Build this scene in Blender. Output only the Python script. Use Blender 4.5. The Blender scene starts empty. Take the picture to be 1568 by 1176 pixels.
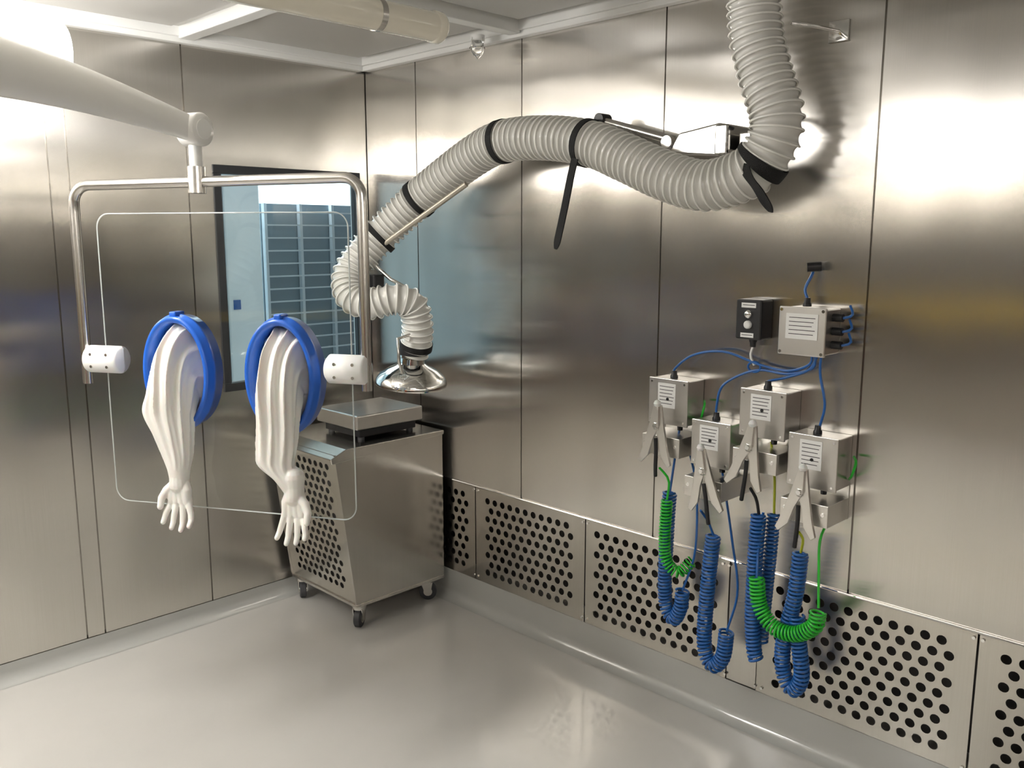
import bpy, bmesh, math, random
from mathutils import Vector, Matrix
random.seed(4)
D=bpy.data; COL=bpy.context.scene.collection
pi=math.pi

# ------------------------------------------------------------------ materials
def new_mat(name):
    m=D.materials.new(name); m.use_nodes=True
    nt=m.node_tree; b=nt.nodes['Principled BSDF']
    return m,nt,b
def pbr(name,col,rough=.5,metal=0,bump=0,bscale=60,var=0,vscale=4,coat=0,emis=0,ecol=None,trans=0,ior=1.45,sss=0):
    m,nt,b=new_mat(name)
    b.inputs['Base Color'].default_value=(*col,1); b.inputs['Roughness'].default_value=rough
    b.inputs['Metallic'].default_value=metal; b.inputs['Coat Weight'].default_value=coat
    b.inputs['Transmission Weight'].default_value=trans; b.inputs['IOR'].default_value=ior
    if sss: 
        b.inputs['Subsurface Weight'].default_value=sss; b.inputs['Subsurface Scale'].default_value=.02
    if emis:
        b.inputs['Emission Color'].default_value=(*(ecol or col),1); b.inputs['Emission Strength'].default_value=emis
    tc=nt.nodes.new('ShaderNodeTexCoord')
    if bump:
        n=nt.nodes.new('ShaderNodeTexNoise'); n.inputs['Scale'].default_value=bscale
        bp=nt.nodes.new('ShaderNodeBump'); bp.inputs['Strength'].default_value=bump; bp.inputs['Distance'].default_value=.005
        nt.links.new(tc.outputs['Object'],n.inputs['Vector']); nt.links.new(n.outputs['Fac'],bp.inputs['Height']); nt.links.new(bp.outputs['Normal'],b.inputs['Normal'])
    if var:
        n=nt.nodes.new('ShaderNodeTexNoise'); n.inputs['Scale'].default_value=vscale; n.inputs['Detail'].default_value=5
        r=nt.nodes.new('ShaderNodeValToRGB'); r.color_ramp.elements[0].position=.3; r.color_ramp.elements[1].position=.7
        r.color_ramp.elements[0].color=(*[c*(1-var) for c in col],1); r.color_ramp.elements[1].color=(*[min(1,c*(1+var)) for c in col],1)
        nt.links.new(tc.outputs['Object'],n.inputs['Vector']); nt.links.new(n.outputs['Fac'],r.inputs['Fac']); nt.links.new(r.outputs['Color'],b.inputs['Base Color'])
    return m
def steel(name,col,rough,aniso=.97,uv=True,wav=.42,streak=.04,stretch=(260,260,1.6)):
    m,nt,b=new_mat(name); L=nt.links.new; N=nt.nodes.new
    b.inputs['Metallic'].default_value=1
    tc=N('ShaderNodeTexCoord'); mp=N('ShaderNodeMapping'); mp.inputs['Scale'].default_value=stretch
    L(tc.outputs['Object'],mp.inputs['Vector'])
    n=N('ShaderNodeTexNoise'); n.inputs['Scale'].default_value=1.5; n.inputs['Detail'].default_value=6; L(mp.outputs['Vector'],n.inputs['Vector'])
    n2=N('ShaderNodeTexNoise'); n2.inputs['Scale'].default_value=1.1; n2.inputs['Detail'].default_value=1; L(tc.outputs['Object'],n2.inputs['Vector'])
    r=N('ShaderNodeMapRange'); r.inputs['From Min'].default_value=.3; r.inputs['From Max'].default_value=.7
    r.inputs['To Min'].default_value=1-streak; r.inputs['To Max'].default_value=1+streak*.4; L(n.outputs['Fac'],r.inputs['Value'])
    mx=N('ShaderNodeVectorMath'); mx.operation='SCALE'; mx.inputs[0].default_value=col; L(r.outputs['Result'],mx.inputs['Scale'])
    L(mx.outputs['Vector'],b.inputs['Base Color'])
    r2=N('ShaderNodeMapRange'); r2.inputs['From Min'].default_value=.15; r2.inputs['From Max'].default_value=.85
    r2.inputs['To Min'].default_value=rough*.9; r2.inputs['To Max'].default_value=rough*1.12; L(n2.outputs['Fac'],r2.inputs['Value']); L(r2.outputs['Result'],b.inputs['Roughness'])
    if wav:
        mp2=N('ShaderNodeMapping'); mp2.inputs['Scale'].default_value=(2.2,2.2,.7); L(tc.outputs['Object'],mp2.inputs['Vector'])
        n3=N('ShaderNodeTexNoise'); n3.inputs['Scale'].default_value=1.4; n3.inputs['Detail'].default_value=1; L(mp2.outputs['Vector'],n3.inputs['Vector'])
        bp=N('ShaderNodeBump'); bp.inputs['Strength'].default_value=wav; bp.inputs['Distance'].default_value=.03
        L(n3.outputs['Fac'],bp.inputs['Height']); L(bp.outputs['Normal'],b.inputs['Normal'])
    if uv:
        b.inputs['Anisotropic'].default_value=aniso
        t=N('ShaderNodeTangent'); t.direction_type='UV_MAP'; t.uv_map='UVMap'; L(t.outputs['Tangent'],b.inputs['Tangent'])
    return m
M_wall=steel('brushed_stainless_wall',(.665,.64,.60),.22)
M_steel=steel('stainless_sheet',(.62,.59,.55),.22,uv=False,wav=0)
M_perf=steel('stainless_perforated',(.60,.57,.52),.24,uv=False,wav=0)
M_tube=pbr('satin_tube_steel',(.72,.70,.67),.22,1)
M_chrome=pbr('polished_steel',(.86,.85,.83),.08,1)
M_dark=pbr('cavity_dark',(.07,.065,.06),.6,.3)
M_cav=pbr('cavity_floor',(.38,.36,.33),.4,.5,var=.4,vscale=12)
M_black=pbr('black_plastic',(.015,.015,.017),.4)
M_rubber=pbr('black_webbing',(.012,.012,.012),.75,bump=.5,bscale=300)
M_floor=pbr('epoxy_floor',(.535,.52,.49),.17,0,bump=.05,bscale=5,var=.04,vscale=2.2,coat=.35)
M_ceil=pbr('ceiling_panel',(.52,.505,.475),.30,0,var=.05,vscale=1)
M_white=pbr('white_enamel',(.80,.80,.78),.35)
M_boom=pbr('boom_plastic',(.80,.79,.76),.28,coat=.2)
M_knob=pbr('white_nylon',(.85,.85,.83),.4,sss=.1)
M_blue=pbr('blue_port_ring',(.018,.12,.56),.30,coat=.3)
M_glove=pbr('white_glove_rubber',(.83,.81,.76),.36,bump=.04,bscale=40,sss=.12)
M_hose=pbr('hose_skin',(.70,.69,.65),.26,coat=.5)
M_rib=pbr('hose_rib',(.90,.89,.84),.20,coat=.5)
M_box=pbr('box_steel',(.70,.68,.65),.30,1,var=.04,vscale=8)
M_clamp=pbr('clamp_steel',(.78,.76,.72),.30,1)
M_label=pbr('label_white',(.85,.85,.83),.5)
M_ink=pbr('label_ink',(.05,.05,.05),.6)
M_cblue=pbr('blue_cable',(.012,.11,.38),.30,coat=.3)
M_cgreen=pbr('green_cable',(.02,.50,.03),.30,coat=.3)
M_yel=pbr('yellow_green_wire',(.50,.55,.03),.45)
M_yrail=pbr('yellow_paint',(.85,.60,.05),.5)
M_frame=pbr('window_frame_dark',(.03,.032,.035),.45)
M_lamp=pbr('lit_tube',(1,.98,.95),.4,emis=30,ecol=(1,.975,.94))
M_lampb=pbr('lit_tube_bright',(1,.98,.95),.4,emis=40,ecol=(1,.975,.94))
M_lampfill=pbr('added_fill_tube',(1,.98,.95),.4,emis=20,ecol=(1,.975,.94))
M_diff=pbr('tube_diffuser',(.62,.58,.48),.12,coat=.8,emis=.10,ecol=(1,.9,.7))
M_tyre=pbr('castor_rubber',(.06,.06,.065),.5)
M_red=pbr('red_panel',(.30,.05,.03),.5)
M_outwall=pbr('outer_room_wall',(.62,.72,.76),.6)
M_outrack=pbr('outer_rack',(.20,.27,.32),.5)
M_outwhite=pbr('outer_white',(.80,.88,.93),.5)
M_bars=pbr('rack_bars',(.52,.60,.66),.5)
M_brass=pbr('strut_beige',(.55,.51,.43),.35,.6)
def acrylic():
    m,nt,b=new_mat('clear_acrylic'); N=nt.nodes.new; L=nt.links.new
    out=nt.nodes['Material Output']
    tr=N('ShaderNodeBsdfTransparent'); tr.inputs[0].default_value=(.95,.965,.95,1)
    gl=N('ShaderNodeBsdfGlossy'); gl.inputs['Roughness'].default_value=.02
    fr=N('ShaderNodeFresnel'); fr.inputs['IOR'].default_value=1.45
    mx=N('ShaderNodeMixShader'); L(fr.outputs[0],mx.inputs[0]); L(tr.outputs[0],mx.inputs[1]); L(gl.outputs[0],mx.inputs[2]); L(mx.outputs[0],out.inputs[0])
    return m
M_acr=acrylic()
M_edge=pbr('acrylic_edge',(.78,.82,.80),.25,trans=.5)

# ------------------------------------------------------------------ helpers
def empty(name,loc=(0,0,0),rot=0):
    e=D.objects.new(name,None); COL.objects.link(e); e.location=loc; e.rotation_euler=(0,0,rot); e.empty_display_size=.1
    return e
def mk(name,verts,faces,mat,parent=None,smooth=False):
    me=D.meshes.new(name); me.from_pydata([tuple(v) for v in verts],[],faces); me.update()
    me.materials.append(mat)
    if smooth: me.shade_smooth()
    o=D.objects.new(name,me); COL.objects.link(o)
    if parent: o.parent=parent
    return o
def bevel(o,w=.003,seg=2):
    md=o.modifiers.new('bevel','BEVEL'); md.width=w; md.segments=seg; md.limit_method='ANGLE'; md.angle_limit=math.radians(40)
    return o
def boxv(x0,x1,y0,y1,z0,z1):
    v=[(x,y,z) for z in (z0,z1) for y in (y0,y1) for x in (x0,x1)]
    f=[(0,2,3,1),(4,5,7,6),(0,1,5,4),(2,6,7,3),(0,4,6,2),(1,3,7,5)]
    return v,f
def box(name,x0,x1,y0,y1,z0,z1,mat,parent=None,bv=0):
    if x0>x1:x0,x1=x1,x0
    if y0>y1:y0,y1=y1,y0
    if z0>z1:z0,z1=z1,z0
    v,f=boxv(x0,x1,y0,y1,z0,z1); o=mk(name,v,f,mat,parent)
    if bv: bevel(o,bv)
    return o
class MB:
    def __init__(s): s.v=[]; s.f=[]
    def add(s,v,f):
        k=len(s.v); s.v+=[Vector(p) for p in v]; s.f+=[tuple(i+k for i in q) for q in f]
    def box(s,*a):
        a=list(a)
        for i in (0,2,4):
            if a[i]>a[i+1]: a[i],a[i+1]=a[i+1],a[i]
        s.add(*boxv(*a))
    def tube(s,pts,r,n=12,caps=True,flat=None): s.add(*tubev(pts,r,n,caps,flat))
    def out(s,name,mat,parent=None,smooth=False,uvplane=None):
        o=mk(name,s.v,s.f,mat,parent,smooth)
        if uvplane is not None:
            uv=o.data.uv_layers.new(name='UVMap')
            for p in o.data.polygons:
                nx,ny,nz=[abs(c) for c in p.normal]
                for li in p.loop_indices:
                    co=o.data.vertices[o.data.loops[li].vertex_index].co
                    if nx>=ny and nx>=nz: uv.data[li].uv=(co.y,co.z)
                    elif ny>=nz: uv.data[li].uv=(co.x,co.z)
                    else: uv.data[li].uv=(co.x,co.y)
        return o
def frames(pts):
    P=[Vector(p) for p in pts]; T=[]
    for i in range(len(P)):
        a=P[max(i-1,0)]; b=P[min(i+1,len(P)-1)]; t=(b-a)
        T.append(t.normalized() if t.length>1e-9 else Vector((0,0,1)))
    up=Vector((0,0,1)) if abs(T[0].z)<.9 else Vector((1,0,0))
    n=T[0].cross(up).normalized(); R=[]
    for i,t in enumerate(T):
        if i:
            ax=T[i-1].cross(t)
            if ax.length>1e-8: n=Matrix.Rotation(T[i-1].angle(t),3,ax.normalized())@n
        n=(n-t*n.dot(t)).normalized(); R.append((P[i],t,n,t.cross(n)))
    return R
def tubev(pts,r,n=12,caps=True,flat=None):
    fr=frames(pts); v=[]; f=[]
    for i,(p,t,a,b) in enumerate(fr):
        rr=r[i] if isinstance(r,(list,tuple)) else r
        for k in range(n):
            th=2*pi*k/n; v.append(p+a*math.cos(th)*rr*(flat[0] if flat else 1)+b*math.sin(th)*rr*(flat[1] if flat else 1))
    for i in range(len(fr)-1):
        for k in range(n):
            k2=(k+1)%n; f.append((i*n+k,i*n+k2,(i+1)*n+k2,(i+1)*n+k))
    if caps:
        f.append(tuple(range(n-1,-1,-1))); f.append(tuple((len(fr)-1)*n+k for k in range(n)))
    return v,f
def tube(name,pts,r,mat,parent=None,n=14,flat=None):
    v,f=tubev(pts,r,n,True,flat); o=mk(name,v,f,mat,parent,True)
    md=o.modifiers.new('es','EDGE_SPLIT'); md.split_angle=math.radians(50)
    return o
def smoothpath(pts,step=.01):
    P=[Vector(p) for p in pts]; P=[P[0]*2-P[1]]+P+[P[-1]*2-P[-2]]; out=[]
    for i in range(1,len(P)-2):
        a,b,c,d=P[i-1],P[i],P[i+1],P[i+2]; m=max(2,int((c-b).length/step)+1)
        for k in range(m):
            t=k/m; out.append(.5*((2*b)+(c-a)*t+(2*a-5*b+4*c-d)*t*t+(3*b-a-3*c+d)*t**3))
    out.append(P[-2]); 
    L=[0]
    for i in range(1,len(out)): L.append(L[-1]+(out[i]-out[i-1]).length)
    tot=L[-1]; m=max(3,int(round(tot/step))); res=[]; j=0
    for k in range(m+1):
        s=tot*k/m
        while j<len(L)-2 and L[j+1]<s: j+=1
        q=(s-L[j])/max(L[j+1]-L[j],1e-9); res.append(out[j].lerp(out[j+1],min(1,q)))
    return res
def lathe(name,prof,mat,parent=None,n=40,loc=(0,0,0),M=None):
    v=[];f=[]
    for (r,z) in prof:
        for k in range(n):
            th=2*pi*k/n; p=Vector((r*math.cos(th),r*math.sin(th),z))
            if M: p=M@p
            v.append(p+Vector(loc))
    for i in range(len(prof)-1):
        for k in range(n):
            k2=(k+1)%n; f.append((i*n+k,i*n+k2,(i+1)*n+k2,(i+1)*n+k))
    o=mk(name,v,f,mat,parent,True); md=o.modifiers.new('es','EDGE_SPLIT'); md.split_angle=math.radians(45)
    return o
def perf(mb,W,H,org,U,V,m=.03,pitch=.0455,rs=.0405,r=.0142):
    org=Vector(org);U=Vector(U).normalized();V=Vector(V).normalized()
    def P(a,b): return org+U*a+V*b
    def rect(a0,a1,b0,b1):
        if a1-a0>1e-5 and b1-b0>1e-5: mb.add([P(a0,b0),P(a1,b0),P(a1,b1),P(a0,b1)],[(0,1,2,3)])
    rows=int((H-2*m)/rs); mb0=(H-rows*rs)/2
    rect(0,W,0,mb0); rect(0,W,mb0+rows*rs,H)
    cols=int((W-2*m-pitch/2)/pitch); ma=(W-(cols+.5)*pitch)/2
    for j in range(rows):
        off=ma+(pitch/2 if j%2 else 0); b0=mb0+j*rs
        rect(0,off,b0,b0+rs); rect(off+cols*pitch,W,b0,b0+rs)
        for i in range(cols):
            cx=off+(i+.5)*pitch; cy=b0+rs/2; hx=pitch/2; hy=rs/2; pe=[]
            for s in range(4): pe.append((hx,-hy+2*hy*s/4))
            for s in range(4): pe.append((hx-2*hx*s/4,hy))
            for s in range(4): pe.append((-hx,hy-2*hy*s/4))
            for s in range(4): pe.append((-hx+2*hx*s/4,-hy))
            v=[];f=[]
            for (a,b) in pe: v.append(P(cx+a,cy+b))
            for (a,b) in pe:
                th=math.atan2(b,a); v.append(P(cx+r*math.cos(th),cy+r*math.sin(th)))
            Nn=U.cross(V)
            for (a,b) in pe:
                th=math.atan2(b,a); v.append(P(cx+r*math.cos(th),cy+r*math.sin(th))-Nn*.003)
            for k in range(16):
                k2=(k+1)%16; f.append((k,k2,16+k2,16+k)); f.append((16+k,16+k2,32+k2,32+k))
            mb.add(v,f)

# ------------------------------------------------------------------ room shell
XL=-5.2; YB=-5.6; H=2.4
box('floor',XL-.1,.16,YB-.1,.1,-.1,0,M_floor)
w=MB(); ys=[-.002,-.37,-1.02,-1.69,-2.42,-3.12,-3.85,-4.6,YB]
for a,b in zip(ys[:-1],ys[1:]): w.box(0,.02,b+.003,a-.003,.565,H+.08)
w.box(.012,.18,YB,0.0,.575,H+.08)
w.box(0,.02,-2.125,-2.015,.135,.565)
w.out('wall_right',M_wall,uvplane=1)
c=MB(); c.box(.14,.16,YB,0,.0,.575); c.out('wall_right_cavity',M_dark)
c=MB(); c.box(.0,.14,YB,0,.0,.125); c.out('wall_right_plinth',M_cav)
pm=MB()
for (a,b) in [(-.74,-.01),(-1.372,-.746),(-2.012,-1.378),(-2.792,-2.130),(-3.46,-2.798),(-4.13,-3.466),(-4.8,-4.136),(-5.5,-4.806)]:
    perf(pm,b-a,.425,(-.004,b,.138),(0,-1,0),(0,0,1))
pm.out('wall_right_perforated_kick_panels',M_perf)
sc=MB()
for y in (-.745,-1.375,-2.0,-2.14,-2.795,-3.46):
    for dy in (-.012,.012):
        for z in (.155,.548):
            sc.tube([(-.003,y+dy,z),(-.009,y+dy,z)],.005,8)
sc.tube([(-.006,-.005,.566),(-.006,YB,.566)],.0035,6)
sc.out('trim_screws',M_chrome)
def cove(name,fn,L0,L1,h,w_,mat):
    prof=[(0.0,h),(0.0,w_)]+[(w_*(1-math.cos(pi/2*k/8)),w_*(1-math.sin(pi/2*k/8))) for k in range(1,9)]
    v=[];f=[]
    for L in (L0,L1):
        for (d,z) in prof: v.append(fn(L,d,z+.001))
    n=len(prof)
    for i in range(n-1): f.append((i,i+1,n+i+1,n+i))
    o=mk(name,v,f,mat,None,True); md=o.modifiers.new('es','EDGE_SPLIT'); md.split_angle=math.radians(60); return o
M_cove=pbr('epoxy_cove',(.43,.43,.405),.16,coat=.4,bump=.08,bscale=8)
cove('baseboard_right',lambda L,d,z:(-.004-d,L,z),YB,-.005,.136,.045,M_cove)
cove('baseboard_left',lambda L,d,z:(L,-.004-d,z),XL,-.005,.075,.045,M_cove)
WX0,WX1,WZ0,WZ1=-.775,-.045,.985,1.935
w=MB(); xs=[(-.878,-.003),(-1.333,-.884),(-1.402,-1.339),(-1.95,-1.408),(-2.6,-1.956),(-3.3,-2.606),(-4.2,-3.306),(XL,-4.206)]
for i,(a,b) in enumerate(xs):
    if i==0:
        w.box(a,WX0,0,.02,.0,H+.08); w.box(WX1,b,0,.02,0,H+.08); w.box(WX0,WX1,0,.02,0,WZ0); w.box(WX0,WX1,0,.02,WZ1,H+.08)
    else: w.box(a,b,0,.02,0,H+.08)
w.box(XL,WX0,.014,.08,0,H+.08); w.box(WX1,.18,.014,.08,0,H+.08); w.box(WX0,WX1,.014,.08,0,WZ0); w.box(WX0,WX1,.014,.08,WZ1,H+.08)
w.out('wall_left',M_wall,uvplane=1)
w=MB(); w.box(XL-.05,XL,YB,.08,0,H+.08); w.out('wall_far_left',M_wall,uvplane=1)
w=MB(); w.box(XL,.18,YB-.05,YB,0,H+.08); w.out('wall_back',M_wall,uvplane=1)
box('trim_yellow_handrail',XL+.02,XL+.06,-4.8,-.3,1.02,1.09,M_yrail)
rd=empty('red_reflection_box'); box('body',XL+.01,XL+.25,-4.4,-3.5,.0,.95,M_red,rd,.01); box('handle',XL+.25,XL+.27,-3.62,-3.58,.6,.75,M_chrome,rd)  # unseen red box added for its reflection in the right wall
# ceiling
cp=MB(); cp.box(XL,.18,YB,.08,H+.045,H+.10); cp.out('ceiling',M_ceil)
tr=MB(); 
tr.box(XL,0,-.035,0,H-.012,H+.05); tr.box(-.035,0,YB,0,H-.012,H+.05)
tr.box(XL,0,-.05,-.035,H+.008,H+.05); tr.box(-.05,-.035,YB,0,H+.008,H+.05)
for x in (-.875,-1.75,-2.62,-3.5,-4.4): tr.box(x-.03,x+.03,YB,-.04,H-.0,H+.05); 
for y in (-1.02,-2.05,-3.1,-4.2): tr.box(XL,-.04,y-.03,y+.03,H-.002,H+.05)
bevel(tr.out('trim_ceiling',M_white),.004)
pn=MB()
gx=[-.05,-.905,-1.78,-2.65,-3.53,-4.43,XL]; gy=[-.05,-1.05,-2.08,-3.13,-4.23,YB]
for i in range(6):
    for j in range(5):
        x1=gx[i]-.05; x0=gx[i+1]+.11; y1=gy[j]-.05; y0=gy[j+1]+.11
        if x1-x0>.2 and y1-y0>.2: pn.box(x0,x1,y0,y1,H+.028,H+.046)
bevel(pn.out('trim_ceiling_panels',M_ceil),.006)

# ------------------------------------------------------------------ window & outer room
wn=empty('window_1')
fr=MB(); t=.035
fr.box(WX0,WX1,-.006,.05,WZ1-t,WZ1); fr.box(WX0,WX1,-.006,.05,WZ0,WZ0+t); fr.box(WX0,WX0+t,-.006,.05,WZ0+t,WZ1-t); fr.box(WX1-t*.5,WX1,-.006,.05,WZ0+t,WZ1-t)
bevel(fr.out('frame',M_frame,wn),.003)
g=MB(); g.box(WX0+t,WX1-t*.5,.018,.024,WZ0+t,WZ1-t); g.out('pane',M_acr,wn)
for nm,a in (('wall_outer_back',(-2.2,2.6,1.9,1.95,.0,2.8)),('wall_outer_left',(-2.25,-2.2,.1,1.9,0,2.8)),('wall_outer_right',(2.6,2.65,.1,1.9,0,2.8)),('ceiling_outer',(-2.2,2.6,.1,1.9,2.8,2.85)),('floor_outer',(-2.2,2.6,.1,1.9,-.05,0))):
    box(nm,*a,M_outwall)
rk=empty('storage_rack')
r_=MB()
for x in (-.03,.19,.40,.62,.84): r_.box(x-.008,x+.008,.90,.93,.0,1.82)
for k in range(24): r_.box(-.04,.86,.895,.905,.16+k*.07,.168+k*.07)
r_.out('bars',M_bars,rk)
box('back_panel',-.04,.86,.94,.97,.0,1.82,M_outrack,rk)
ld=empty('outer_door'); box('leaf',-.30,-.09,.85,.90,.0,2.1,M_outwhite,ld,.01); box('edge_strip',-.34,-.31,.84,.9,.0,2.1,M_outrack,ld,.005); box('sign',-.27,-.23,.845,.85,1.26,1.31,M_cblue,ld)

# ------------------------------------------------------------------ ceiling luminaires
def luminaire(x0,x1,y,z,r,mat,cap=M_diff,name='tubular_ceiling_light'):
    e=empty(name)
    tube('diffuser',[(x0+.03,y,z),(x1-.03,y,z)],r,mat,e,28)
    for (a,b) in ((x0,x0+.04),(x1-.04,x1)):
        tube('end_cap',[(a,y,z),(a+.008,y,z),(b-.008,y,z),(b,y,z)],[r*.9,r*1.08,r*1.08,r*.98],cap,e,28)
    for x in (x0+.25,x1-.25):
        tube('clip',[(x-.010,y,z),(x+.010,y,z)],r*1.05,M_tube,e,28)
        box('bracket',x-.015,x+.015,y-.02,y+.02,z+r,H+.03,M_tube,e,.002)
    return e
luminaire(-1.95,-.58,-1.22,2.305,.046,M_diff)
luminaire(-3.05,-1.56,-.68,2.16,.090,M_lampb,M_lampb)
luminaire(-4.8,-3.3,-1.3,2.28,.065,M_lamp,M_white)
luminaire(-3.2,-1.8,-4.3,2.28,.055,M_lampfill,M_white)  # unseen fill lamp added behind the camera to light the gloves
bc=empty('ceiling_beacon')
lathe('base',[(0,.0),(.028,0),(.028,-.018),(.02,-.02)],M_white,bc,24,(-.12,-.90,H))
M_glass=pbr('beacon_glass',(.95,.95,.93),.05,trans=.85)
lathe('lens',[(.022,-.02),(.024,-.03),(.024,-.06),(.016,-.072),(0,-.075)],M_glass,bc,24,(-.12,-.90,H))
tube('cage_ring',[(-.12+.03*math.cos(a),-.90+.03*math.sin(a),H-.045) for a in [2*pi*k/24 for k in range(25)]],.002,M_chrome,bc,6)
for k in range(4):
    a=k*pi/2; tube('cage_bar',[(-.12+.028*math.cos(a),-.9+.028*math.sin(a),H-.01),(-.12+.03*math.cos(a),-.9+.03*math.sin(a),H-.06),(-.12,-.9,H-.085)],.002,M_chrome,bc,6)

# ------------------------------------------------------------------ trolley
tl=empty('stainless_trolley')
x1,xb,xt=-.035,-.515,-.60; y0,y1=-.56,-.055; zb,zt=.115,.775
v=[(xb,y0,zb),(x1,y0,zb),(x1,y0,zt),(xt,y0,zt),(xb,y1,zb),(x1,y1,zb),(x1,y1,zt),(xt,y1,zt)]
mk('cabinet',v,[(0,1,2,3),(5,4,7,6),(1,5,6,2),(0,4,5,1)],M_steel,tl)
pm=MB(); sl=Vector((xt-xb,0,zt-zb)); 
perf(pm,y1-y0,sl.length,(xb,y1,zb),(0,-1,0),sl,m=.035,pitch=.042,rs=.036,r=.0135)
pm.out('perforated_side',M_perf,tl)
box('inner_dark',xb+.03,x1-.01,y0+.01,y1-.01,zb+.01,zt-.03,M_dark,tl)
fl=MB()
for y in (y0,y1):
    fl.add([(xb-.004,y-.004,zb),(xb+.018,y-.004,zb),(xt+.018,y-.004,zt),(xt-.004,y-.004,zt),(xb-.004,y+.006,zb),(xb+.018,y+.006,zb),(xt+.018,y+.006,zt),(xt-.004,y+.006,zt)],[(0,1,2,3),(5,4,7,6),(0,4,5,1),(3,2,6,7),(4,0,3,7),(1,5,6,2)])
fl.out('flange',M_steel,tl)
top=MB(); top.add([(xt-.02,y0-.008,zt-.035),(x1+.004,y0-.008,zt+.0),(x1+.004,y0-.008,zt+.018),(xt+.05,y0-.008,zt+.018),(xt-.025,y0-.008,zt-.012),
 (xt-.02,y1+.008,zt-.035),(x1+.004,y1+.008,zt+.0),(x1+.004,y1+.008,zt+.018),(xt+.05,y1+.008,zt+.018),(xt-.025,y1+.008,zt-.012)],
 [(0,1,2,3,4),(9,8,7,6,5),(0,4,9,5),(4,3,8,9),(3,2,7,8),(2,1,6,7),(1,0,5,6)])
bevel(top.out('worktop',M_steel,tl),.003)
box('base_rail',xb-.005,x1,y0-.003,y1,zb-.014,zb,M_steel,tl,.002)
def castor(cx,cy,ang,r=.04):
    m=Matrix.Rotation(ang,3,'Z')
    def P(p): q=m@Vector(p); return q+Vector((cx,cy,0))
    tube('castor_tyre',[P((0,-.014,r)),P((0,-.011,r)),P((0,.011,r)),P((0,.014,r))],[r*.9,r,r,r*.9],M_tyre,tl,24)
    tube('castor_hub',[P((0,-.017,r)),P((0,.017,r))],r*.5,M_tube,tl,20)
    for s in (-.02,.02):
        a=[P((-.012,s-.002,r-.01)),P((.012,s-.002,r-.01)),P((.03,s-.002,zb-.03)),P((-.022,s-.002,zb-.03))]
        b=[P((-.012,s+.002,r-.01)),P((.012,s+.002,r-.01)),P((.03,s+.002,zb-.03)),P((-.022,s+.002,zb-.03))]
        mk('castor_fork',a+b,[(0,1,2,3),(7,6,5,4),(0,4,5,1),(1,5,6,2),(2,6,7,3),(3,7,4,0)],M_tube,tl)
    tube('castor_plate',[P((.005,0,zb-.034)),P((.005,0,zb-.012))],.03,M_tube,tl,20)
castor(-.485,-.53,.6); castor(-.485,-.085,1.1); castor(-.09,-.51,2.4); castor(-.09,-.095,.3)
sc_=empty('platform_scale')
zt2=zt+.018
box('base',-.42,-.12,-.48,-.22,zt2+.012,zt2+.05,M_black,sc_,.004)
for x in (-.40,-.14):
    for y in (-.46,-.24): tube('foot',[(x,y,zt2),(x,y,zt2+.014)],.015,M_tyre,sc_,12)
bevel(box('platter',-.45,-.10,-.505,-.20,zt2+.05,zt2+.112,M_box,sc_),.006,3)

# ------------------------------------------------------------------ extraction hose arm
ar=empty('fume_extraction_arm')
hp=[(-.17,-2.10,2.46),(-.17,-2.11,2.31),(-.17,-2.125,2.20),(-.17,-2.16,2.09),(-.17,-2.20,1.98),(-.175,-2.19,1.90),(-.18,-2.13,1.83),(-.18,-1.99,1.795),(-.18,-1.85,1.825),(-.175,-1.67,1.895),(-.17,-1.52,1.95),(-.17,-1.32,1.985),(-.17,-1.09,1.99),(-.17,-.91,1.94),(-.20,-.66,1.81),(-.27,-.53,1.69),(-.35,-.462,1.585),(-.42,-.44,1.49),(-.45,-.49,1.405),(-.42,-.575,1.375),(-.36,-.65,1.395),(-.29,-.685,1.37),(-.26,-.68,1.28),(-.25,-.655,1.20),(-.25,-.64,1.165)]
SP=.0026
path=smoothpath(hp,SP)
def arc(pts):
    L=[0]
    for i in range(1,len(pts)): L.append(L[-1]+(pts[i]-pts[i-1]).length)
    return L
La=arc(path); tot=La[-1]; pitch=.0265
def hr(s): return .0745 if s<tot-.75 else .0745-.0115*min(1,(s-(tot-.75))/.3)
R=[hr(s)-.0095*abs(math.sin(pi*s/pitch))**.8 for s in La]
v,f_=tubev(path,R,40,False); mk('hose_skin',v,f_,M_hose,ar,True)
fr_=frames(path); rb=MB(); nxt=0
for i,s in enumerate(La):
    if s>=nxt:
        nxt+=pitch; p,t,a,b=fr_[i]; rr=hr(s)
        n=40; m_=6; vv=[];ff=[]
        for k in range(n):
            th=2*pi*k/n; d=a*math.cos(th)+b*math.sin(th)
            for j in range(m_):
                ph=2*pi*j/m_; vv.append(p+d*(rr+.0036*math.cos(ph))+t*.0036*math.sin(ph))
        for k in range(n):
            k2=(k+1)%n
            for j in range(m_):
                j2=(j+1)%m_; ff.append((k*m_+j,k2*m_+j,k2*m_+j2,k*m_+j2))
        rb.add(vv,ff)
rb.out('hose_ribs',M_rib,ar,True)
def near(pt):
    pt=Vector(pt); return min(range(len(path)),key=lambda k:(path[k]-pt).length)
def strap(pt,wd=.03,r=.081):
    i=near(pt); k=int(wd/SP/2); seg=path[max(0,i-k):i+k+1]
    v,f_=tubev(seg,r,32,False); o=mk('strap',v,f_,M_rubber,ar,True); md=o.modifiers.new('s','SOLIDIFY'); md.thickness=.003
for q in [(-.17,-1.09,1.99),(-.17,-1.50,1.95),(-.21,-.64,1.79),(-.31,-.50,1.64),(-.175,-2.16,1.86)]: strap(q)
strap((-.25,-.655,1.20),.03,.069)
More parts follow.
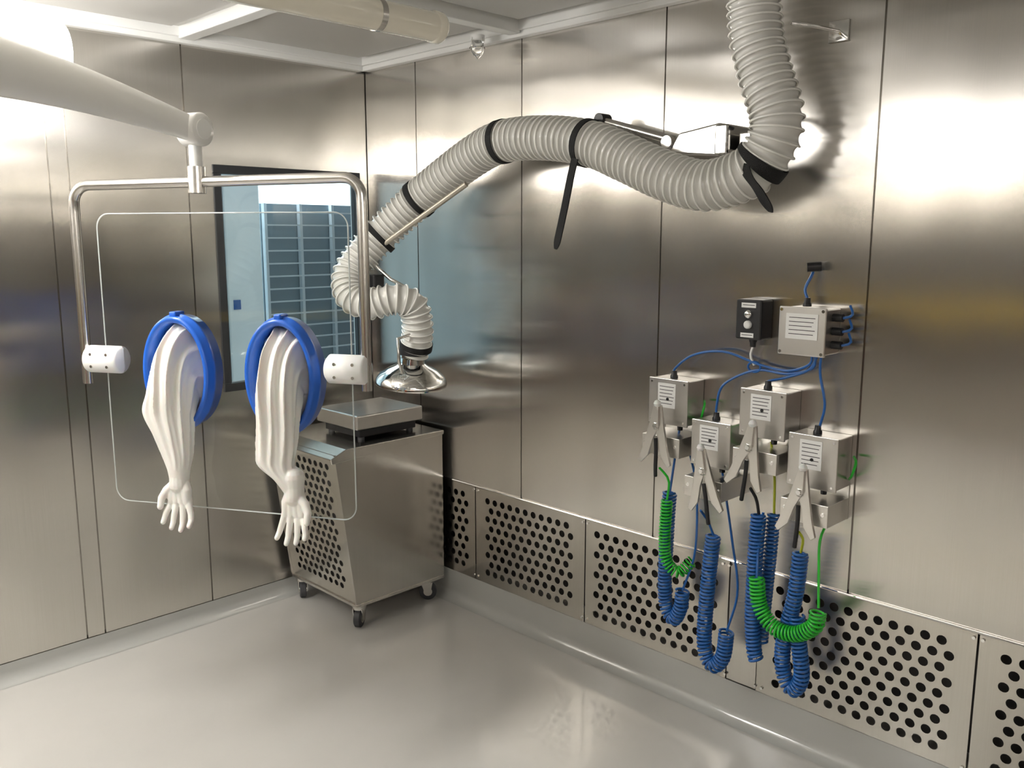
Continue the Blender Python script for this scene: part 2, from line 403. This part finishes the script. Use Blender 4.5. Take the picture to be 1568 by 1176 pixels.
def band(name,pts,wid,th,mat,parent,wdir=(0,1,0)):
    P=smoothpath(pts,.01); wd=Vector(wdir).normalized(); v=[];f=[]
    fr=frames(P)
    for i,(p,t,a,b) in enumerate(fr):
        n=t.cross(wd).normalized(); w_=wid/2*(1 if i<len(fr)-3 else (.9,.7,.35)[i-len(fr)+3])
        v+= [p-wd*w_-n*th/2,p+wd*w_-n*th/2,p+wd*w_+n*th/2,p-wd*w_+n*th/2]
    for i in range(len(fr)-1):
        for k in range(4):
            k2=(k+1)%4; f.append((i*4+k,i*4+k2,i*4+4+k2,i*4+4+k))
    f.append((3,2,1,0)); e=len(v)-4; f.append((e,e+1,e+2,e+3))
    return mk(name,v,f,mat,parent)
band('strap_tail',[(-.24,-1.505,1.90),(-.255,-1.50,1.84),(-.25,-1.47,1.74),(-.25,-1.43,1.60)],.040,.004,M_rubber,ar,(-.3,-1,-.2))
band('strap_tail',[(-.24,-2.14,1.85),(-.26,-2.17,1.81),(-.27,-2.21,1.77),(-.27,-2.25,1.71)],.046,.004,M_rubber,ar,(-.3,-.9,-.2))
tube('support_bar',[(-.22,-.94,1.84),(-.33,-.53,1.60),(-.36,-.47,1.49)],.011,M_brass,ar)
tube('support_bar',[(-.12,-1.52,2.03),(-.10,-1.86,1.93)],.014,M_tube,ar)
tube('spring_rod',[(-.34,-.50,1.53),(-.33,-.60,1.47),(-.29,-.64,1.44)],.008,M_chrome,ar)
bevel(mk('pivot_housing',[(-.13,-1.80,1.905),(-.05,-1.80,1.905),(-.05,-1.84,1.965),(-.13,-1.84,1.965),(-.13,-1.99,1.885),(-.05,-1.99,1.885),(-.05,-1.99,1.985),(-.13,-1.99,1.985)],
  [(0,3,2,1),(4,5,6,7),(0,4,7,3),(1,2,6,5),(3,7,6,2),(0,1,5,4)],M_box,ar),.006)
box('pivot_block',-.16,-.02,-2.035,-1.99,1.885,1.975,M_chrome,ar,.006)
box('wall_plate',-.012,-.001,-2.12,-2.02,1.86,2.06,M_box,ar,.003)
box('wall_arm',-.12,-.012,-2.09,-2.05,1.90,1.95,M_box,ar,.004)
for z in (1.88,2.04):
    for y in (-2.10,-2.04): tube('bolt',[(-.010,y,z),(-.02,y,z)],.007,M_chrome,ar,6)
for (y,z) in ((-1.52,2.035),(-1.80,1.94)): tube('pivot_knob',[(-.14,y,z),(-.09,y,z)],.02,M_black if z>2 else M_box,ar)
tube('hose_clip',[(-.0,-2.29,2.22),(-.10,-2.27,2.22),(-.15,-2.22,2.23)],.006,M_chrome,ar)
box('hose_clip_plate',-.008,-.001,-2.32,-2.26,2.19,2.25,M_chrome,ar,.002)
band('cable_loop',[(-.06,-2.08,1.97),(-.10,-2.12,2.0),(-.12,-2.16,1.96)],.012,.01,M_black,ar)
Mh=Matrix.Rotation(math.radians(6),3,'X')
hl=(-.25,-.62,1.045)
lathe('hood_flare',[(.055,.135),(.056,.105),(.050,.10),(.052,.078),(.068,.066),(.10,.052),(.132,.030),(.146,.010),(.150,-.006),(.150,-.014),(.143,-.012),(.13,.010),(.09,.035),(.04,.05),(0,.052)],M_chrome,ar,56,hl,Mh)
lathe('hood_collar',[(.062,.15),(.064,.135),(.064,.118),(.058,.115)],M_black,ar,40,hl,Mh)
lathe('hood_disc',[(0,-.02),(.07,-.02),(.074,-.014),(.07,-.006),(0,.004)],M_chrome,ar,40,hl,Mh)
tube('hood_handle',[(-.36,-.70,1.10),(-.39,-.72,1.15),(-.38,-.70,1.24),(-.31,-.69,1.25)],.007,M_tube,ar)
box('joint_block',-.385,-.33,-.56,-.50,1.435,1.49,M_black,ar,.008)

# ------------------------------------------------------------------ glove shield
sh=empty('glove_port_shield',(-1.22,-.90,0),math.radians(-60))
def rrect(w2,z0,z1,r,n=8):
    pts=[]
    for (cx,cz,a0) in ((w2-r,z1-r,0),(-w2+r,z1-r,pi/2),(-w2+r,z0+r,pi),(w2-r,z0+r,1.5*pi)):
        for k in range(n+1):
            a=a0+pi/2*k/n; pts.append((cx+r*math.cos(a),cz+r*math.sin(a)))
    return pts
PA,PB=.120,.182; PZ=1.213; PSL,PSR=-.160,.208
outer=rrect(.44,.765,1.715,.045)
def oval(cx,a,b,n=40): return [(cx+a*math.cos(2*pi*k/n),PZ+b*math.sin(2*pi*k/n)) for k in range(n)]
bm=bmesh.new()
def loop(pts):
    vs=[bm.verts.new((p[0],0,p[1])) for p in pts]
    return [bm.edges.new((vs[i],vs[(i+1)%len(vs)])) for i in range(len(vs))]
ed=loop(outer)+loop(oval(PSL,PA-.01,PB-.01))+loop(oval(PSR,PA-.01,PB-.01))
bmesh.ops.triangle_fill(bm,use_beauty=True,edges=ed)
me=D.meshes.new('acrylic_sheet'); bm.to_mesh(me); bm.free(); me.materials.append(M_acr)
ac=D.objects.new('acrylic_sheet',me); COL.objects.link(ac); ac.parent=sh
tube('acrylic_edge',[(p[0],0,p[1]) for p in outer+outer[:1]],.0022,M_edge,sh,6)
TL=-.525
tp=[(TL,.005,1.16),(TL,.005,1.72)]
for k in range(1,9):
    a=pi-pi/2*k/9; tp.append((TL+.06+.06*math.cos(a),.005,1.745+.06*math.sin(a)))
tp+=[(TL+.06,.005,1.805),(.42,.005,1.815)]
for k in range(1,9):
    a=pi/2-pi/2*k/9; tp.append((.425+.06*math.cos(a),.005,1.755+.06*math.sin(a)))
tp+=[(.485,.005,1.74),(.485,.005,1.18)]
tube('tube_frame',tp,.0165,M_tube,sh,20)
for xc in (-.435,.432):
    a,b=(xc-.068,xc+.062)
    tube('clamp_knob',[(a,-.005,1.245),(a+.008,-.005,1.245),(b-.008,-.005,1.245),(b,-.005,1.245)],[.036,.045,.045,.036],M_knob,sh,32)
    for q in ((-.03,.02),(.03,.02),(-.03,-.02),(.03,-.02)):
        tube('clamp_screw',[(xc+q[0],-.040,1.245+q[1]),(xc+q[0],-.048,1.245+q[1])],.005,M_tube,sh,8)
for s in (PSL,PSR):
    n=64; prof=[(0,-.030),(.006,-.036),(.014,-.036),(.018,-.030),(.018,-.016),(.024,-.010),(.024,.010),(.018,.014),(.018,.050),(.012,.058),(0,.058),(-.004,.050),(-.004,-.025)]
    v=[];f_=[]
    for (d,y) in prof:
        for k in range(n):
            th=2*pi*k/n; v.append((s+(PA-.018+d)*math.cos(th),y,PZ+(PB-.018+d)*math.sin(th)))
    m_=len(prof)
    for i in range(m_):
        i2=(i+1)%m_
        for k in range(n):
            k2=(k+1)%n; f_.append((i*n+k,i*n+k2,i2*n+k2,i2*n+k))
    mk('port_ring',v,f_,M_blue,sh,True)
    box('port_latch',s-.012,s+.012,-.03,.02,PZ+PB-.002,PZ+PB+.014,M_blue,sh,.004)
def sphere_caps(pts,r):
    P=[Vector(p) for p in pts]; out=[];rr=[]
    d=(P[0]-P[1]).normalized()
    for k in range(4):
        a=pi/2*(1-k/4); out.append(P[0]+d*r[0]*math.sin(a)); rr.append(max(1e-4,r[0]*math.cos(a)))
    out+=P; rr+=list(r)
    d=(P[-1]-P[-2]).normalized()
    for k in range(1,5):
        a=pi/2*k/4; out.append(P[-1]+d*r[-1]*math.sin(a)); rr.append(max(1e-4,r[-1]*math.cos(a)))
    return out,rr
def glove(s0,secs,hand,mir,seed):
    mb=MB(); n=160
    S=[]
    for i in range(len(secs)-1):
        for k in range(10):
            t=k/10
            p=[]
            for c in range(6):
                a=secs[max(i-1,0)][c]; b=secs[i][c]; d=secs[i+1][c]; e=secs[min(i+2,len(secs)-1)][c]
                p.append(.5*((2*b)+(d-a)*t+(2*a-5*b+4*d-e)*t*t+(3*b-a-3*d+e)*t**3))
            S.append(p)
    S.append(list(secs[-1])); v=[];f=[]; m_=len(S)
    for i,(x,y,z,ti,ax,ay) in enumerate(S):
        q=i/(m_-1); amp=.20*math.sin(pi*min(1,q*1.12))**.7 if q*1.12<1 else .0
        ti=math.radians(ti)
        for k in range(n):
            th=2*pi*k/n
            fold=1+amp*(.35*math.cos(4*th+seed+1.2*q)+.65*(1-1.7*abs(math.cos(5.5*th+2.1*seed-1.2*q))**.8)+.22*math.cos(17*th+q*3+seed))
            u=ax*math.cos(th)*fold; w_=ay*math.sin(th)*fold
            v.append((s0+x+u, y-w_*math.sin(ti), z+w_*math.cos(ti)))
    for i in range(m_-1):
        for k in range(n):
            k2=(k+1)%n; f.append((i*n+k,(i+1)*n+k,(i+1)*n+k2,i*n+k2))
    f.append(tuple(range(n))); f.append(tuple((m_-1)*n+k for k in range(n-1,-1,-1)))
    mb.add(v,f)
    hx,hy,hz=hand; hx+=s0
    def ch(pts,r,flat=None):
        pts=[(hx+p[0]*mir*1.15,hy+p[1],hz+p[2]) for p in pts]; a,b=sphere_caps(pts,r); mb.tube(a,b,16,True,flat)
    ch([(0,0,.05),(0,0,.02),(0,-.002,-.01)],[.034,.031,.032])
    for px in (-.024,-.008,.008,.024):
        ch([(px*.5,0,.0),(px*.9,-.004,-.03),(px,-.006,-.065)],[.018,.018,.0145])
    F_=[(-.030,.062,-.012),(-.0105,.078,-.004),(.0105,.073,.004),(.029,.056,.012)]
    for i,(px,L,sx) in enumerate(F_):
        ch([(px*.9,-.004,-.060),(px,-.008,-.078),(px+sx*.6,-.012-.003*i,-.078-L*.42),(px+sx*.9,-.020-.002*i,-.078-L*.75),(px+sx,-.034,-.078-L*.97)],[.0125,.0112,.0100,.0092,.0082])
    ch([(.014,-.004,-.012),(.036,-.012,-.032),(.048,-.022,-.056),(.048,-.032,-.082)],[.018,.0150,.0122,.0100])
    o=mb.out('glove',M_glove,sh,True)
    md=o.modifiers.new('rm','REMESH'); md.mode='VOXEL'; md.voxel_size=.0026; md.use_smooth_shade=True
    md=o.modifiers.new('sm','SMOOTH'); md.iterations=2; md.factor=.5
    return o
z=PZ
glove(PSL,[(0,.045,z,0,.100,.163),(0,.015,z,2,.086,.155),(.002,-.012,z-.002,10,.064,.138),(.002,-.036,z-.02,34,.062,.112),(-.004,-.052,z-.075,64,.068,.076),(-.014,-.060,1.085,85,.076,.052),(.000,-.060,1.01,90,.060,.044),(.010,-.060,.95,90,.047,.038),(.012,-.060,.91,90,.037,.034),(.012,-.060,.87,90,.031,.029)],(.012,-.060,.868),-1,1.0)
glove(PSR,[(0,.045,z,0,.100,.163),(.002,.015,z,2,.086,.155),(.010,-.012,z-.002,10,.064,.138),(.012,-.036,z-.02,34,.062,.112),(.010,-.052,z-.075,64,.064,.078),(.006,-.060,1.07,85,.064,.052),(-.002,-.060,1.0,90,.064,.045),(-.006,-.060,.945,90,.060,.039),(.028,-.060,.90,90,.040,.034),(.050,-.060,.862,90,.031,.029)],(.053,-.060,.858),1,3.3)
bo=empty('articulated_support_boom')
K=Vector((-1.25,-.845,1.965)); E=Vector((-2.30,-1.24,2.05))
tube('yoke_post',[(K.x,K.y,1.79),(K.x,K.y,1.94)],.020,M_white,bo,20)
tube('yoke_clamp',[(K.x-.001,K.y,1.775),(K.x,K.y,1.855)],.027,M_tube,bo,20)
bp=[];br=[]
for k in range(13):
    t=k/12; bp.append(K.lerp(E,t)+Vector((0,0,.035*math.sin(pi*t)))); br.append(.038+.040*min(1,t*1.5))
tube('boom_arm',bp,br,M_boom,bo,28,(.62,1.0))
a=(E-K).normalized(); sd=Vector((-a.y,a.x,0)).normalized()
tube('knuckle',[K-sd*.036,K-sd*.030,K+sd*.030,K+sd*.036],[.043,.050,.050,.043],M_boom,bo,32)
tube('knuckle_cap',[K-sd*.040,K-sd*.034],.03,M_white,bo,24); tube('knuckle_cap',[K+sd*.034,K+sd*.040],.03,M_white,bo,24)
tube('ceiling_post',[(E.x,E.y,1.98),(E.x,E.y,H+.03)],.05,M_white,bo,28)
tube('ceiling_flange',[(E.x,E.y,H-.02),(E.x,E.y,H+.03)],.11,M_white,bo,32)

# ------------------------------------------------------------------ wall boxes, clamps, cords
def label(mb,ink,xf,y0,y1,z0,z1,rows=5):
    mb.box(xf-.0012,xf,y0,y1,z0,z1)
    for k in range(rows):
        z=z1-(z1-z0)*(k+1)/(rows+1.2); a=y0+(y1-y0)*(.08+.1*((k*7)%3)/2)
        ink.box(xf-.0018,xf-.001,a,y1-(y1-y0)*.1,z-.0010,z+.0010)
def gland(parent,y,z,x=-.05,up=1):
    tube('gland',[(x,y,z),(x,y,z+.008*up),(x,y,z+.012*up),(x,y,z+.026*up)],[.013,.013,.010,.009],M_black,parent,10)
b1=empty('push_button_box')
box('body',-.07,-.001,-2.125,-2.035,1.325,1.45,M_black,b1,.006)
mb=MB();ik=MB(); label(mb,ik,-.0705,-2.105,-2.055,1.425,1.44,1); label(mb,ik,-.0705,-2.10,-2.055,1.332,1.346,1); mb.out('label',M_label,b1); ik.out('print',M_ink,b1)
for z in (1.405,1.372): tube('button',[(-.068,-2.08,z),(-.076,-2.08,z),(-.080,-2.08,z)],[.013,.013,.009],M_chrome if z>1.38 else M_label,b1,20)
gland(b1,-2.08,1.325,-.035,-1)
b2=empty('junction_box')
bevel(box('body',-.095,-.001,-2.345,-2.205,1.30,1.435,M_box,b2),.004)
box('lid',-.103,-.094,-2.349,-2.201,1.296,1.439,M_box,b2,.003)
mb=MB();ik=MB(); label(mb,ik,-.1035,-2.325,-2.225,1.345,1.42,5); mb.out('label',M_label,b2); ik.out('print',M_ink,b2)
for y in (-2.21,-2.34):
    for z in (1.305,1.43): tube('screw',[(-.102,y,z),(-.106,y,z)],.005,M_chrome,b2,8)
for z in (1.33,1.37,1.41):
    tube('side_gland',[(-.05,-2.345,z),(-.05,-2.375,z)],.012,M_black,b2,10)
    tube('side_gland',[(-.05,-2.205,z-.01),(-.05,-2.185,z-.01)],.010,M_black,b2,10)
    tube('side_cable',smoothpath([(-.05,-2.375,z),(-.045,-2.40,z+.01),(-.03,-2.385,z+.035)],.01),.004,M_cblue,b2,8)
gland(b2,-2.262,1.438,-.05,1)
tube('cable',smoothpath([(-.05,-2.262,1.46),(-.045,-2.25,1.49),(-.03,-2.262,1.53),(-.02,-2.262,1.55)],.01),.0045,M_cblue,b2,8)
tube('plug',[(-.04,-2.25,1.553),(-.02,-2.285,1.556)],.014,M_black,b2,12)
def box_unit(y0,y1,z0,z1,clip,ang):
    e=empty('earthing_box')
    bevel(box('body',-.095,-.001,y0,y1,z0,z1,M_box,e),.003)
    box('lid',-.102,-.094,y0-.003,y1+.003,z0-.003,z1+.003,M_box,e,.002)
    yc=(y0+y1)/2
    mb=MB();ik=MB(); label(mb,ik,-.1025,yc-.03,yc+.04,z0+.055,z1-.012,6); mb.out('label',M_label,e); ik.out('print',M_ink,e)
    tube('led',[(-.102,yc,z0+.085),(-.106,yc,z0+.085)],.005,M_black,e,10)
    for y in (y0+.01,y1-.01):
        for z in (z0+.01,z1-.01): tube('screw',[(-.101,y,z),(-.105,y,z)],.004,M_chrome,e,8)
    gland(e,yc+.01,z1,-.055,1); gland(e,yc-.02,z0,-.055,-1)
    m=MB(); zb_=z0-.085
    m.box(-.004,-.001,y0,y1,zb_-.02,z0+.0); m.box(-.135,-.001,y0,y1,zb_+.045,zb_+.048); m.box(-.138,-.135,y0,y1,zb_-.018,zb_+.048)
    m.add([(-.135,y0,zb_+.045),(-.004,y0,zb_+.045),(-.004,y0,zb_-.018),(-.135,y0+.001,zb_-.018),(-.135,y0+.003,zb_+.045),(-.004,y0+.003,zb_+.045),(-.004,y0+.003,zb_-.018),(-.135,y0+.003,zb_-.018)],[(0,3,2,1),(4,5,6,7),(3,7,6,2)])
    bevel(m.out('clamp_bracket',M_clamp,e),.001)
    for y in (y0+.015,y1-.015): tube('bracket_bolt',[(-.137,y,zb_+.02),(-.142,y,zb_+.02)],.006,M_chrome,e,6)
    gland(e,yc+.04,zb_+.045,-.07,-1)
    c=empty('grounding_clamp')
    yy,zz=clip
    Mx=Matrix.Rotation(ang,3,'X')
    def T(p): q=Mx@Vector((p[0],p[1]*1.15,p[2]*1.22)); return q+Vector((-.165,yy,zz))
    for sgn in (-1,1):
        pts=[(0,-.006*sgn,.012),(0,.010*sgn,.012),(0,.024*sgn,-.05),(0,.040*sgn,-.11),(0,.054*sgn,-.148),(0,.044*sgn,-.156),(0,.020*sgn,-.130),(0,.008*sgn,-.085),(0,-.010*sgn,-.045)]
        h=.005; dx=-.004*sgn
        v=[T((dx-h,p[1],p[2])) for p in pts]+[T((dx+h,p[1],p[2])) for p in pts]; k=len(pts)
        fs=[tuple(range(k)),tuple(range(2*k-1,k-1,-1))]+[(i,(i+1)%k,k+(i+1)%k,k+i)[::-1] for i in range(k)]
        o=bevel(mk('jaw_plate',v,fs,M_clamp,c),.0012)
        bm=bmesh.new(); bm.from_mesh(o.data); bmesh.ops.recalc_face_normals(bm,faces=bm.faces); bm.to_mesh(o.data); bm.free()
    p0=T((-.004,0,.016)); lathe('ball_end',[(0,.013),(.009,.009),(.013,0),(.009,-.009),(0,-.013)],M_knob,c,16,tuple(p0))
    tube('pivot_pin',[T((-.016,0,-.045)),T((.016,0,-.045))],.007,M_chrome,c,12)
    tube('spring',[T((.011*math.cos(a),.009*math.sin(a),-.035-.0009*a)) for a in [k*.5 for k in range(50)]],.0015,M_chrome,c,5)
    tube('black_sleeve',smoothpath([T((-.002,0,-.08)),T((-.002,-.004,-.12)),T((0,-.004,-.16)),T((.01,.0,-.19))],.01),.0065,M_black,c,10)
    return e,c
units=[((-1.885,-1.735,1.02,1.17),(-1.815,1.08),.04),((-2.05,-1.91,.905,1.05),(-1.99,.96),-.12),((-2.235,-2.085,1.03,1.175),(-2.165,1.065),.14),((-2.405,-2.255,.905,1.06),(-2.335,.96),.08)]
EB=[box_unit(*u,c,a)[0] for (u,c,a) in units]
cn=empty('signal_cable')
def cable(pts,par,mat=M_cblue,r=.0042): tube('cable_run',smoothpath(pts,.012),r,mat,par,8)
cable([(-.06,-2.29,1.30),(-.05,-2.28,1.265),(-.03,-2.20,1.235),(-.03,-2.10,1.245),(-.04,-1.98,1.275),(-.05,-1.87,1.255),(-.055,-1.80,1.20),(-.055,-1.80,1.18)],cn)
cable([(-.06,-2.30,1.30),(-.05,-2.29,1.255),(-.03,-2.20,1.225),(-.03,-2.09,1.225),(-.05,-1.99,1.17),(-.055,-1.97,1.10),(-.055,-1.97,1.06)],cn)
cable([(-.06,-2.31,1.30),(-.05,-2.28,1.25),(-.04,-2.20,1.215),(-.055,-2.15,1.20),(-.055,-2.15,1.19)],cn)
cable([(-.06,-2.32,1.30),(-.05,-2.315,1.24),(-.05,-2.335,1.15),(-.055,-2.325,1.08)],cn)
cable([(-.035,-2.08,1.30),(-.03,-2.07,1.27),(-.03,-2.085,1.24)],cn,M_label,.004)
tube('cable_ring',[(-.03,-2.085+.022*math.cos(a),1.235+.016*math.sin(a)) for a in [2*pi*k/20 for k in range(21)]],.004,M_cblue,cn,6)
def coil(name,pts,rad,pitch_,wire,mat,par):
    P=smoothpath(pts,pitch_/14); fr=frames(P); L=arc(P); out=[]
    for i,(p,t,a,b) in enumerate(fr):
        th=2*pi*L[i]/pitch_; out.append(p+(a*math.cos(th)+b*math.sin(th))*rad)
    v,f=tubev(out,wire,7,True); mk(name,v,f,mat,par,True)
def lead(pts,r,mat,par): tube('lead',smoothpath(pts,.02),r,mat,par,7)
c1=empty('spiral_cord')
coil('coil',[(-.11,-1.835,.79),(-.11,-1.83,.70),(-.11,-1.825,.48),(-.11,-1.835,.38),(-.115,-1.87,.345),(-.12,-1.90,.40),(-.12,-1.905,.46)],.021,.0125,.0045,M_cblue,c1)
coil('coil',[(-.14,-1.845,.77),(-.14,-1.84,.64),(-.14,-1.85,.56),(-.12,-1.885,.52),(-.09,-1.92,.56)],.018,.0115,.0034,M_cgreen,c1)
lead([(-.12,-1.905,.46),(-.09,-1.93,.60),(-.05,-1.90,.80),(-.05,-1.86,.95)],.004,M_cblue,c1)
lead([(-.11,-1.835,.79),(-.08,-1.83,.90),(-.055,-1.83,1.01)],.004,M_cblue,c1)
lead([(-.14,-1.845,.77),(-.14,-1.85,.84),(-.155,-1.82,.88)],.004,M_cgreen,c1)
c2=empty('spiral_cord')
coil('coil',[(-.11,-2.01,.68),(-.11,-2.0,.55),(-.11,-1.99,.36),(-.115,-2.0,.27),(-.12,-2.035,.235),(-.12,-2.07,.28),(-.12,-2.08,.37)],.022,.0125,.0045,M_cblue,c2)
lead([(-.12,-2.08,.37),(-.08,-2.09,.50),(-.06,-2.05,.66),(-.055,-2.0,.88)],.004,M_cblue,c2)
lead([(-.11,-2.01,.68),(-.13,-2.0,.73),(-.16,-1.99,.77)],.004,M_cblue,c2)
c3=empty('spiral_cord')
coil('coil',[(-.12,-2.175,.79),(-.12,-2.17,.64),(-.12,-2.17,.45),(-.12,-2.18,.35),(-.12,-2.19,.31)],.021,.0125,.0045,M_cblue,c3)
coil('coil',[(-.08,-2.205,.79),(-.08,-2.20,.66),(-.08,-2.19,.48),(-.09,-2.19,.36)],.017,.0125,.0042,M_cblue,c3)
lead([(-.12,-2.175,.79),(-.13,-2.17,.84),(-.16,-2.165,.88)],.005,M_black,c3)
lead([(-.08,-2.205,.79),(-.06,-2.19,.90),(-.055,-2.17,1.01)],.004,M_yel,c3)
c4=empty('spiral_cord')
coil('coil',[(-.11,-2.315,.70),(-.11,-2.305,.56),(-.11,-2.275,.40),(-.11,-2.28,.30),(-.115,-2.315,.255),(-.12,-2.345,.31),(-.12,-2.33,.42),(-.12,-2.32,.50)],.021,.0125,.0045,M_cblue,c4)
coil('coil',[(-.15,-2.195,.60),(-.15,-2.21,.51),(-.15,-2.26,.455),(-.15,-2.33,.455),(-.15,-2.39,.50),(-.15,-2.40,.55)],.022,.0120,.0038,M_cgreen,c4)
lead([(-.15,-2.40,.56),(-.13,-2.385,.66),(-.10,-2.37,.76),(-.08,-2.40,.84)],.004,M_cgreen,c4)
lead([(-.15,-2.195,.60),(-.13,-2.185,.70),(-.12,-2.19,.80)],.004,M_cblue,c4)
lead([(-.11,-2.315,.70),(-.13,-2.33,.75),(-.16,-2.33,.78)],.004,M_yel,c4)
for (y,z,e) in ((-2.065,1.0,EB[1]),(-2.42,.96,EB[3]),(-1.90,1.06,EB[0])):
    tube('green_loop',smoothpath([(-.02,y+.01,z-.03),(-.05,y-.01,z-.01),(-.05,y-.02,z+.03),(-.02,y-.0,z+.04)],.01),.004,M_cgreen,e,7)

# ------------------------------------------------------------------ lights
def area(name,loc,rot,sx,sy,pw,col=(1,.96,.9)):
    l=D.lights.new(name,'AREA'); l.shape='RECTANGLE'; l.size=sx; l.size_y=sy; l.energy=pw; l.color=col
    o=D.objects.new(name,l); COL.objects.link(o); o.location=loc; o.rotation_euler=rot; return o
area('outer_room_light',(.4,1.3,2.7),(0,0,0),1.5,.8,130,(.88,.95,1))
wd=D.worlds.new('World'); bpy.context.scene.world=wd; wd.use_nodes=True
wd.node_tree.nodes['Background'].inputs[0].default_value=(.8,.85,.9,1); wd.node_tree.nodes['Background'].inputs[1].default_value=.3
sc0=bpy.context.scene
sc0.view_settings.view_transform='Standard'; sc0.view_settings.exposure=-0.1
# ------------------------------------------------------------------ camera
cam=D.cameras.new('camera'); co=D.objects.new('camera',cam); COL.objects.link(co)
cam.sensor_width=36; cam.lens=36*1355/1568; cam.clip_start=.02
co.location=(-2.535,-3.51,1.645); co.rotation_euler=(math.radians(80.5),0,-math.radians(44.9))
sc0.camera=co
